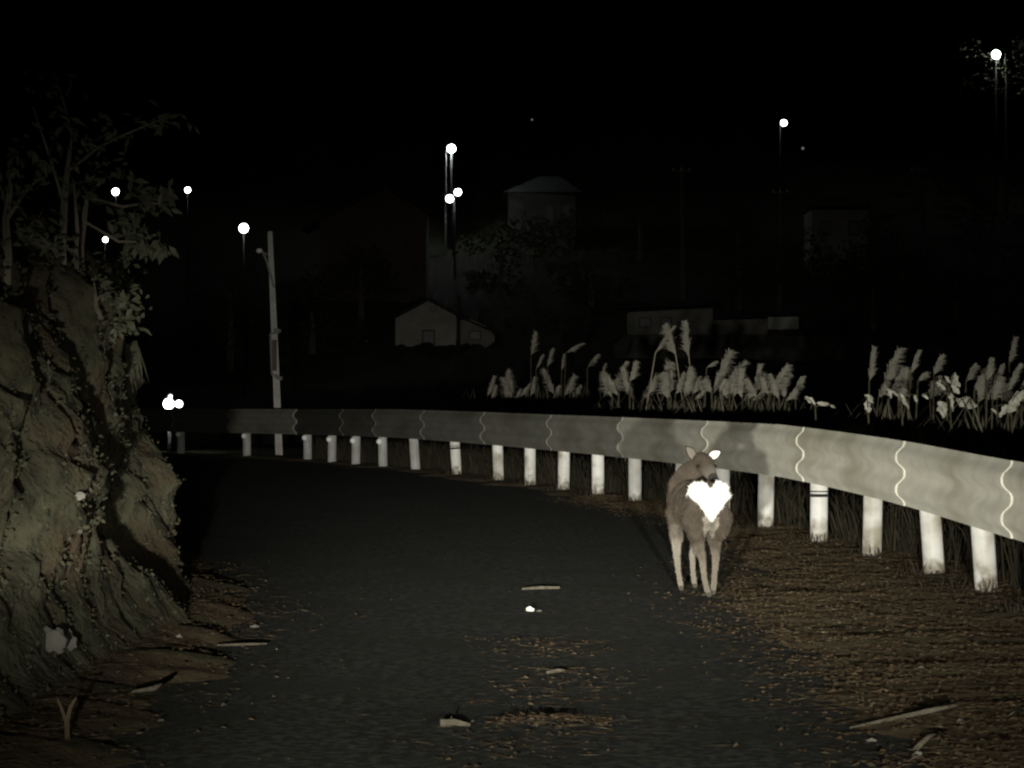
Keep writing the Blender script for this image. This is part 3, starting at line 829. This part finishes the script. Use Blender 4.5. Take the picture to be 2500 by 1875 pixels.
def gstone(px, py, w, h, seed, label, m_=M_pale):
    D = F * HC / (py - HY); p = at(px, py, D); s = D / F; p.z = max(gz(p.x, p.y), .006) + h * s * .3
    stone(p, (w * s * .5, w * s * .5, h * s * .5), seed, label, m_)
gstone(1295, 1497, 19, 15, 11, 'bright white pebble alone in the middle of the lane', M_white_p)
gstone(1316, 1498, 13, 8, 12, 'dull pebble touching the bright white one in the lane', M_stone)
gstone(2345, 1783, 18, 12, 13, 'pale pebble at the tip of the long straight stick', M_pale)
gstone(2128, 1816, 26, 11, 14, 'flat pale stone chip on the verge below the long stick', M_pale)
gstone(2240, 1855, 22, 18, 15, 'pale lump of stone on the verge near the forked twig', M_pale)
gstone(2216, 1560, 14, 10, 16, 'small tan pebble on the litter below the nearest posts', M_pale)
gstone(437, 1581, 14, 12, 17, 'pale pebble between the bank and the lane', M_pale)
gstone(622, 1535, 18, 9, 18, 'flat pale chip at the left edge of the asphalt', M_stone)
def gpt(px, py, lift=.012):
    D = F * HC / (py - HY); p = at(px, py, D); p.z = max(gz(p.x, p.y), .01) + lift; return p
stick('stick', [gpt(2075, 1792) + (gpt(2333, 1769, .04) - gpt(2075, 1792)) * u for u in (0, .35, .7, 1)], [.003, .007, .009, .009], 'long straight pale stick lying across the right verge')
stick('stick', [gpt(1275, 1445, .008), gpt(1320, 1443, .01), gpt(1366, 1442, .008)], [.006, .009, .008], 'thin straight stick lying across the lane')
stick('stick', [gpt(1075, 1781, .012), gpt(1110, 1780, .014), gpt(1148, 1782, .008)], [.014, .012, .005], 'short thick pale stick in the lane', forks=[([gpt(1105, 1779, .012), gpt(1100, 1768, .03)], [.005, .002])])
stick('stick', [gpt(325, 1716, .02), gpt(375, 1706, .03), gpt(420, 1684, .04)], [.005, .010, .008], 'bent stick lying at the foot of the bank')
stick('twig', [gpt(165, 1838, .0), gpt(163, 1838, .06), gpt(172, 1838, .11), gpt(186, 1836, .14)], [.009, .008, .006, .003], 'forked twig standing up in the left gutter', 'twig', M_litter[2], [([gpt(163, 1838, .05), gpt(150, 1838, .10), gpt(140, 1838, .13)], [.006, .005, .002])])
stick('stick', [gpt(2235, 1846, .012), gpt(2265, 1828, .02), gpt(2310, 1808, .012)], [.009, .008, .004], 'thin slanting twig beside the pale lump on the verge')
stick('stick', [gpt(530, 1587, .012), gpt(590, 1586, .014), gpt(652, 1583, .012)], [.004, .006, .004], 'thin dull stick along the left edge of the asphalt')
stick('stick', [gpt(1335, 1652, .008), gpt(1360, 1650, .012), gpt(1385, 1647, .008)], [.006, .008, .006], 'short stick in the strip of litter along the lane')

# ------------------------------------------------------------------ lamps
def lamp(px, py, r_px, D, label, pole_to=None, watts=6.0, m_=None, group=None, arm=0.0, cat='street lamp', pole_r=.05):
    c = at(px, py, D); r = .78 * r_px / F * D
    px_ = c.x + arm
    g = gz(px_, D)
    root = thing('street_lamp', label, cat, (px_, D, g), group)
    top = c.z - r * .6
    if abs(arm) < .01:
        m = MB().tube([(px_, D, g - .2), (px_, D, (g + top) / 2), (px_, D, top)], [pole_r, pole_r * .9, pole_r * .7], 10)
        under(m, root).build('pole', M_dpole, root)
    else:
        m = MB().tube([(px_, D + .1, g - .2), (px_, D + .1, top + r * 1.5)], [pole_r, pole_r * .8], 10)
        under(m, root).build('pole', M_dpole, root)
        under(MB().tube([(px_, D + .1, top), (c.x, D, c.z - r)], [.025, .02], 8), root).build('arm', M_metal, root)
    under(MB().ball(c, (r, r, r), 20, 14), root).build('globe', m_ or M_lamp, root)
    under(MB().tube([(c.x, D, c.z + r * .85), (c.x, D, c.z + r * 1.25)], [r * .45, r * .2], 12), root).build('cap', M_metal, root)
    if watts:
        L = bpy.data.lights.new('street_lamp_light', 'POINT'); L.energy = watts; L.shadow_soft_size = r * 1.05; L.color = (.92, 1, .97)
        o = bpy.data.objects.new('street_lamp_light', L); COL.objects.link(o); o.parent = root; o.location = c - root.location + Vector((0, -r * 1.3, -r * .6)); L.shadow_soft_size = .05
    return root
lamp(595, 557, 14.5, 120, 'street lamp on its own pole beyond the near utility pole', watts=.25)
# tall lamp with a pair of lower lamps on the same line, below it
L1 = lamp(1102, 363, 13.5, 200, 'highest street lamp of the vertical trio on the hillside', watts=9, pole_r=.09)
g = L1.location
lamp(1098, 485, 12, 188, 'lower left lamp of the pair under the tall hillside lamp', watts=1.2, arm=.3)
lamp(1118, 469, 11, 196, 'upper right lamp of the pair under the tall hillside lamp', watts=1.2, arm=-.3)
lamp(1914, 300, 10, 205, 'single bright lamp on a thin pole high on the hillside', watts=.15, arm=-.25)
lamp(2432, 133, 14, 214, 'topmost bright lamp shining through a tree on the hill', watts=5)
lamp(282, 468, 11, 170, 'bright lamp seen between the leaves of the leaning bank tree', watts=0)
lamp(458, 464, 9, 176, 'small lamp just clear of the branch tips of the leaning bank tree', watts=0)
lamp(257, 585, 8, 165, 'lowest of the lamps shining through the bank foliage', watts=0)
lamp(1299, 292, 3.2, 235, 'faint far lamp above the hillside house', watts=0, m_=M_lampdim)
lamp(1960, 362, 4.5, 235, 'dim bluish far lamp below the single bright hillside lamp', watts=0, m_=M_lampdim)
# second thin pole beside the tall lamp
p = at(1088, 370, 199); g = gz(p.x, 199)
o = tag(MB().tube([(0, 0, -.2), (0, 0, (p.z - g) * .5), (0, 0, p.z - g)], [.09, .08, .06], 10).build('utility_pole', M_metal, None, True, (p.x, 199, g)), 'plain thin pole right beside the tallest hillside lamp', 'pole')
# low lamp cluster behind the far end of the rail
D = 84; c = at(412, 988, D); g = gz(c.x, D)
root = thing('roadside_lamp', 'low post with one big and two small bright lamps past the far guardrail end', 'lamp', (c.x, D, g))
under(MB().tube([(c.x, D + .1, g - .2), (c.x, D + .1, c.z + .1)], [.05, .05], 10), root).build('post', M_metal, root)
under(MB().tube([(c.x, D + .1, c.z), (c.x + .28, D + .1, c.z)], [.02, .02], 8), root).build('arm', M_metal, root)
for x, y, r, mm in ((412, 986, 13, M_lamp), (437, 986, 8.5, M_lamp), (416, 967, 5.5, M_lamplow)):
    q = at(x, y, D - .1); rr = r / F * D
    under(MB().ball(q, (rr, rr, rr), 18, 12), root).build('globe', mm, root)
L = bpy.data.lights.new('roadside_lamp_light', 'POINT'); L.energy = .6; L.shadow_soft_size = .05; L.color = (1, 1, .95)
o = bpy.data.objects.new('roadside_lamp_light', L); COL.objects.link(o); o.parent = root; o.location = c - root.location + Vector((0, -.4, .1))

# ------------------------------------------------------------------ utility poles
D = 52.6; a = at(683, 1124, D); g = gz(a.x, D); a.z = g
root = thing('utility_pole', 'slim pale utility pole standing behind the far bend of the guardrail', 'pole', a)
t = at(659, 565, D)
ax = lambda u: a + (t - a) * u
under(MB().tube([a - Vector((0, 0, .2)), ax(.3), ax(.6), t], [.062, .058, .052, .042], 12), root).build('shaft', M_conc, root)
p0, p1 = at(660, 815, D - .12), at(664, 915, D - .12)
q0, q1 = at(674, 812, D - .05), at(679, 918, D - .05)
for pts in ([q0, p0], [p0, p1], [p1, q1]): under(MB().tube(pts, .018, 8), root).build('conduit', M_metal, root)
m = MB(); c0 = at(664, 830, D - .16); c1 = at(676, 905, D - .02); m.box(c0.x, c1.x, c0.y, c1.y, c1.z, c0.z)
under(m, root).build('meter_box', M_wood, root, False)
for y in (806, 922):
    c = at(676 + (y - 806) * .03, y, D); under(MB().tube([c - Vector((.01, 0, .03)), c + Vector((.01, 0, .03))], [.075, .075], 12), root).build('clamp', M_metal, root)
under(MB().tube([at(640, 612, D - .06), at(652, 640, D - .06), at(669, 702, D - .06)], .02, 8), root).build('brace', M_metal, root)
c = at(633, 612, D - .06); under(MB().ball(c, (.055, .04, .04), 10, 8), root).build('insulator', M_white, root)
under(MB().tube([c, at(655, 622, D)], .014, 6), root).build('bracket', M_metal, root)
def pole(px, y_top, y_base, D, r, label, lean=0):
    c = at(px, y_top, D); g = gz(c.x, D)
    root = thing('utility_pole', label, 'pole', (c.x + lean, D, g))
    under(MB().tube([(c.x + lean, D, g - .2), (c.x + lean * .5, D, (g + c.z) / 2), (c.x, D, c.z)], [r, r * .85, r * .7], 10), root).build('shaft', M_fpole, root)
    under(MB().tube([(c.x - .55, D - .1, c.z - .4), (c.x + .55, D - .1, c.z - .4)], [.05, .05], 8), root).build('crossarm', M_metal, root)
    for q in (-.45, .0, .45): under(MB().ball((c.x + q, D - .1, c.z - .3), (.05, .05, .08), 8, 6), root).build('insulator', M_white, root)
    return c
ca1 = pole(1663, 400, 710, 170, .14, 'grey utility pole rising behind the long low building', .12)
ca2 = pole(1905, 455, 620, 202, .10, 'slim pole below the single bright hillside lamp')
ca3 = pole(2243, 400, 700, 186, .13, 'dark leaning utility pole to one side of the far boxy house', .5)
for (A, B_, lab) in ((ca1, ca2, 'sagging dark wire between the poles behind the long low building'), (ca2, ca3, 'sagging dark wire running to the leaning pole by the boxy house')):
    pts = []
    for i in range(13):
        u = i / 12; p = A + (B_ - A) * u + Vector((0, -.1, -.22 - 1.2 * 4 * u * (1 - u) * .5)); pts.append(p)
    tag(MB().tube([p - A for p in pts], .014, 5).build('power_line', M_dark, None, True, A), lab, 'wire')

# ------------------------------------------------------------------ houses on the far side
def face(root, name, pts, depth, m_, parent=None):
    """an upright polygon facing the car, given thickness away from it"""
    n_ = len(pts); vs = [Vector(p) for p in pts] + [Vector(p) + Vector((0, depth, 0)) for p in pts]
    fs = [tuple(range(n_)), tuple(range(2 * n_ - 1, n_ - 1, -1))] + [(i, i + n_, (i + 1) % n_ + n_, (i + 1) % n_) for i in range(n_)]
    return under(MB().add(vs, fs), root).build(name, m_, parent or root, False)
def slab(root, name, a, b_, y0, y1, th, m_):
    a, b_ = Vector(a), Vector(b_)
    up = Vector((-(b_ - a).z, 0, (b_ - a).x)).normalized() * th
    if up.z < 0: up = -up
    vs = [Vector((p.x, y, p.z)) for y in (y0, y1) for p in (a, b_, b_ + up, a + up)]
    return under(MB().add(vs, [(0, 1, 2, 3), (7, 6, 5, 4), (0, 4, 5, 1), (1, 5, 6, 2), (2, 6, 7, 3), (3, 7, 4, 0)]), root).build(name, m_, root, False)
def win(root, x0, x1, y0, y1, D, m_=None):
    a, c = at(x0, y0, D), at(x1, y1, D)
    f_ = under(MB().box(a.x, c.x, D - .04, D + .02, c.z, a.z), root).build('window', M_frame, root, False)
    w, h = (c.x - a.x) * .1, (a.z - c.z) * .1
    under(MB().box(a.x + w, c.x - w, D - .05, D - .043, c.z + h, a.z - h), root).build('pane', m_ or M_glass, f_, False)
def low(px0, px1, D):
    return min(gz(at(px0, 900, D).x, D), gz(at(px1, 900, D).x, D + 4)) - .3
# gabled hut with annex
D = 160; c = at(1045, 850, D); g = gz(c.x, D)
root = thing('hut', 'pale gabled hut with a lower lean-to annex above the far bend', 'hut', (c.x, D, g))
zb = low(960, 1210, D)
P = [at(965, 850, D), at(1112, 850, D), at(1112, 770, D), at(1045, 735, D), at(965, 778, D)]
P[0].z = P[1].z = zb
face(root, 'wall', P, 4, M_wall)
slab(root, 'roof', at(950, 786, D), at(1045, 733, D), D - .35, D + 4.3, .14, M_roof); slab(root, 'roof', at(1045.4, 733, D), at(1126, 778, D), D - .35, D + 4.3, .14, M_roof)
P = [at(1124, 850, D + .6), at(1207, 850, D + .6), at(1207, 818, D + .6), at(1185, 795, D + .6), at(1150, 779, D + .6), at(1124, 782, D + .6)]
P[0].z = P[1].z = zb
face(root, 'annex_wall', P, 3, M_wall2)
slab(root, 'annex_roof', at(1122, 776, D + .6), at(1218, 818, D + .6), D + .3, D + 3.8, .1, M_roof)
win(root, 1050, 1066, 748, 762, D); win(root, 1030, 1062, 805, 842, D); win(root, 1145, 1175, 808, 830, D + .6)
# hill house
D = 200; c = at(1325, 545, D); g = gz(c.x, D)
root = thing('house', 'dim grey house with a broad hipped roof alone on the hillside', 'house', (c.x, D, g))
zb = low(1235, 1415, D)
P = [at(1240, 545, D), at(1405, 545, D), at(1412, 478, D), at(1240, 466, D)]; P[0].z = P[1].z = zb
P[2].x = P[1].x
face(root, 'wall', P, 5, M_wall3)
a0, a1, r0, r1 = at(1228, 470, D), at(1424, 470, D), at(1318, 424, D), at(1368, 424, D)
vs = [Vector((a0.x, D - .5, a0.z)), Vector((a1.x, D - .5, a1.z)), Vector((a1.x, D + 5.5, a1.z)), Vector((a0.x, D + 5.5, a0.z)), Vector((r0.x, D + 2.5, r0.z)), Vector((r1.x, D + 2.5, r1.z))]
under(MB().add(vs, [(0, 1, 5, 4), (1, 2, 5), (2, 3, 4, 5), (3, 0, 4), (3, 2, 1, 0)]), root).build('roof', M_roof, root, False)
win(root, 1258, 1280, 490, 512, D); win(root, 1330, 1352, 500, 545, D); win(root, 1372, 1396, 500, 530, D)
# long low building
D = 158; c = at(1740, 820, D); g = gz(c.x, D)
root = thing('long_building', 'long low plastered building with one bright white panel at its end', 'building', (c.x, D, g))
zb = low(1535, 1950, D) - .2
P = [at(1538, 820, D), at(1740, 818, D), at(1732, 752, D), at(1535, 762, D)]; P[0].z = P[1].z = zb; P[2].x = P[1].x; P[3].x = P[0].x
face(root, 'wall', P, 4, M_wall2)
slab(root, 'roof', at(1500, 753, D), at(1770, 742, D), D - .5, D + 4.5, .16, M_roof)
P = [at(1740.6, 812, D + .4), at(1874, 806, D + .4), at(1874, 778, D + .4), at(1740.6, 782, D + .4)]; P[0].z = P[1].z = zb
face(root, 'low_wall', P, 2.5, M_wall2)
P = [at(1876, 804, D - .3), at(1950, 803, D - .3), at(1950, 773, D - .3), at(1876, 774, D - .3)]
face(root, 'white_panel', P, .72, M_white)
P = [at(1876, 803, D + .5), at(1950, 803, D + .5), at(1950, 776, D + .5), at(1876, 776, D + .5)]; P[0].z = P[1].z = zb
face(root, 'end_wall', P, 2.3, M_wood)
slab(root, 'annex_roof', at(1742, 778, D), at(1965, 768, D), D - .1, D + 3.4, .1, M_roof)
win(root, 1560, 1590, 775, 800, D); win(root, 1612, 1640, 775, 800, D)
# terrace wall below it
D = 150; zt = at(1800, 826, D).z; c = at(1800, 870, D)
a, c2 = at(1500, 822, D), at(2060, 818, D); zb = gz(c.x, D) - .4
root = thing('retaining_wall', 'dark concrete terrace wall under the long low building', 'wall', (c.x, D, gz(c.x, D)))
k = 9
for i in range(k):
    x0 = a.x + (c2.x - a.x) * i / k; x1 = a.x + (c2.x - a.x) * (i + 1) / k
    under(MB().box(x0 + .015, x1 - .015, D - .01 * (i % 3), D + .5, zb, zt + .02 * (i % 2)), root).build('wall_panel', M_conw, root, False)
under(MB().box(a.x, c2.x, D - .08, D + .55, zt + .03, zt + .15), root).build('coping', M_conw, root, False)
# boxy house
D = 188; c = at(2050, 655, D); g = gz(c.x, D)
root = thing('house', 'very dim boxy two-storey house among hillside trees', 'house', (c.x, D, g))
zb = low(1980, 2120, D)
P = [at(1982, 655, D), at(2118, 655, D), at(2118, 512, D), at(1982, 512, D)]; P[0].z = P[1].z = zb
face(root, 'wall', P, 5, M_wall2)
slab(root, 'roof', at(1974, 511, D), at(2126, 505, D), D - .4, D + 5.4, .15, M_roof)
for x, y in ((2000, 540), (2070, 540), (2000, 600), (2075, 600)): win(root, x, x + 28, y, y + 34, D)
# roof seen above the left part of the hillside
D = 178; c = at(860, 560, D); g = gz(c.x, D)
root = thing('house', 'dark house with a long sloping roof left of the lamp trio', 'house', (c.x, D, g))
zb = low(740, 1050, D)
P = [at(780, 600, D), at(1040, 600, D), at(1040, 520, D), at(940, 462, D), at(780, 540, D)]; P[0].z = P[1].z = zb
face(root, 'wall', P, 5, M_wood)
slab(root, 'roof', at(735, 562, D), at(940, 456, D), D - .4, D + 5.4, .15, M_roof); slab(root, 'roof', at(940.5, 456, D), at(1062, 524, D), D - .4, D + 5.4, .15, M_roof)

# ------------------------------------------------------------------ trees on the hillside
def hill_tree(px, py, D, w, h, label, group=None, n=900):
    c = at(px, py, D); g = gz(c.x, D); s = D / F
    root = thing('hill_tree', label, 'tree', (c.x, D, g), group)
    top = c.z + h * s * .3
    under(MB().tube([(c.x, D, g - .3), (c.x + .1, D, (g + top) / 2), (c.x, D, top)], [.2, .13, .04], 8), root).build('trunk', M_trunk, root)
    m = MB()
    lobes = [(Vector((random.gauss(0, .3) * w * s, random.gauss(0, .3) * w * s, random.gauss(0, .28) * h * s)), random.uniform(.18, .34)) for _ in range(9)]
    for i in range(n):
        lc, lr = random.choice(lobes)
        d = Vector((random.gauss(0, 1), random.gauss(0, 1), random.gauss(0, 1))).normalized() * random.uniform(.6, 1.05)
        p = c + lc + Vector((d.x * lr * w * s, d.y * lr * w * s, d.z * lr * h * s))
        m.leaf(p, (random.gauss(0, 1), random.gauss(0, 1), random.gauss(-.2, .6)), (d.x, d.y - .4, d.z + .3), random.uniform(.18, .4), random.uniform(.1, .22), .2)
    under(m, root).build('crown', M_hillf, root, smooth=False)
for px, py, D, w, h, lab in ((1800, 610, 175, 200, 150, 'dark tree beside the slim pole under the single bright lamp'), (1900, 680, 168, 220, 120, 'low dark tree behind the white panel of the long building'),
        (2200, 640, 180, 260, 220, 'broad dark tree at the foot of the leaning utility pole'), (2130, 740, 166, 240, 110, 'low spreading tree below the boxy house'), (2330, 720, 170, 260, 140, 'wide low tree on the slope past the leaning utility pole'),
        (1560, 590, 195, 200, 200, 'tall dark tree between the hipped-roof house and the grey pole'), (1220, 640, 185, 180, 160, 'dark tree right below the hipped-roof hillside house'), (880, 690, 168, 260, 150, 'dark tree below the long sloping roof'),
        (760, 800, 150, 260, 140, 'low dark tree between the near utility pole and the gabled hut'), (1440, 700, 176, 180, 130, 'rounded dark tree left behind the long low building'),
        (2420, 560, 190, 240, 240, 'big dark tree downhill of the topmost lamp'), (1330, 592, 194, 240, 110, 'wide bush hiding the foot of the hipped-roof house'), (2050, 672, 184, 210, 80, 'low bush against the foot of the boxy house'), (560, 780, 140, 260, 220, 'dark tree behind the street lamp near the utility pole')):
    hill_tree(px, py, D, w, h, lab, 'trees on the hillside')
hill_tree(2455, 165, 213.2, 150, 120, 'tree with lamp-lit leaves around the topmost lamp', None, 500)
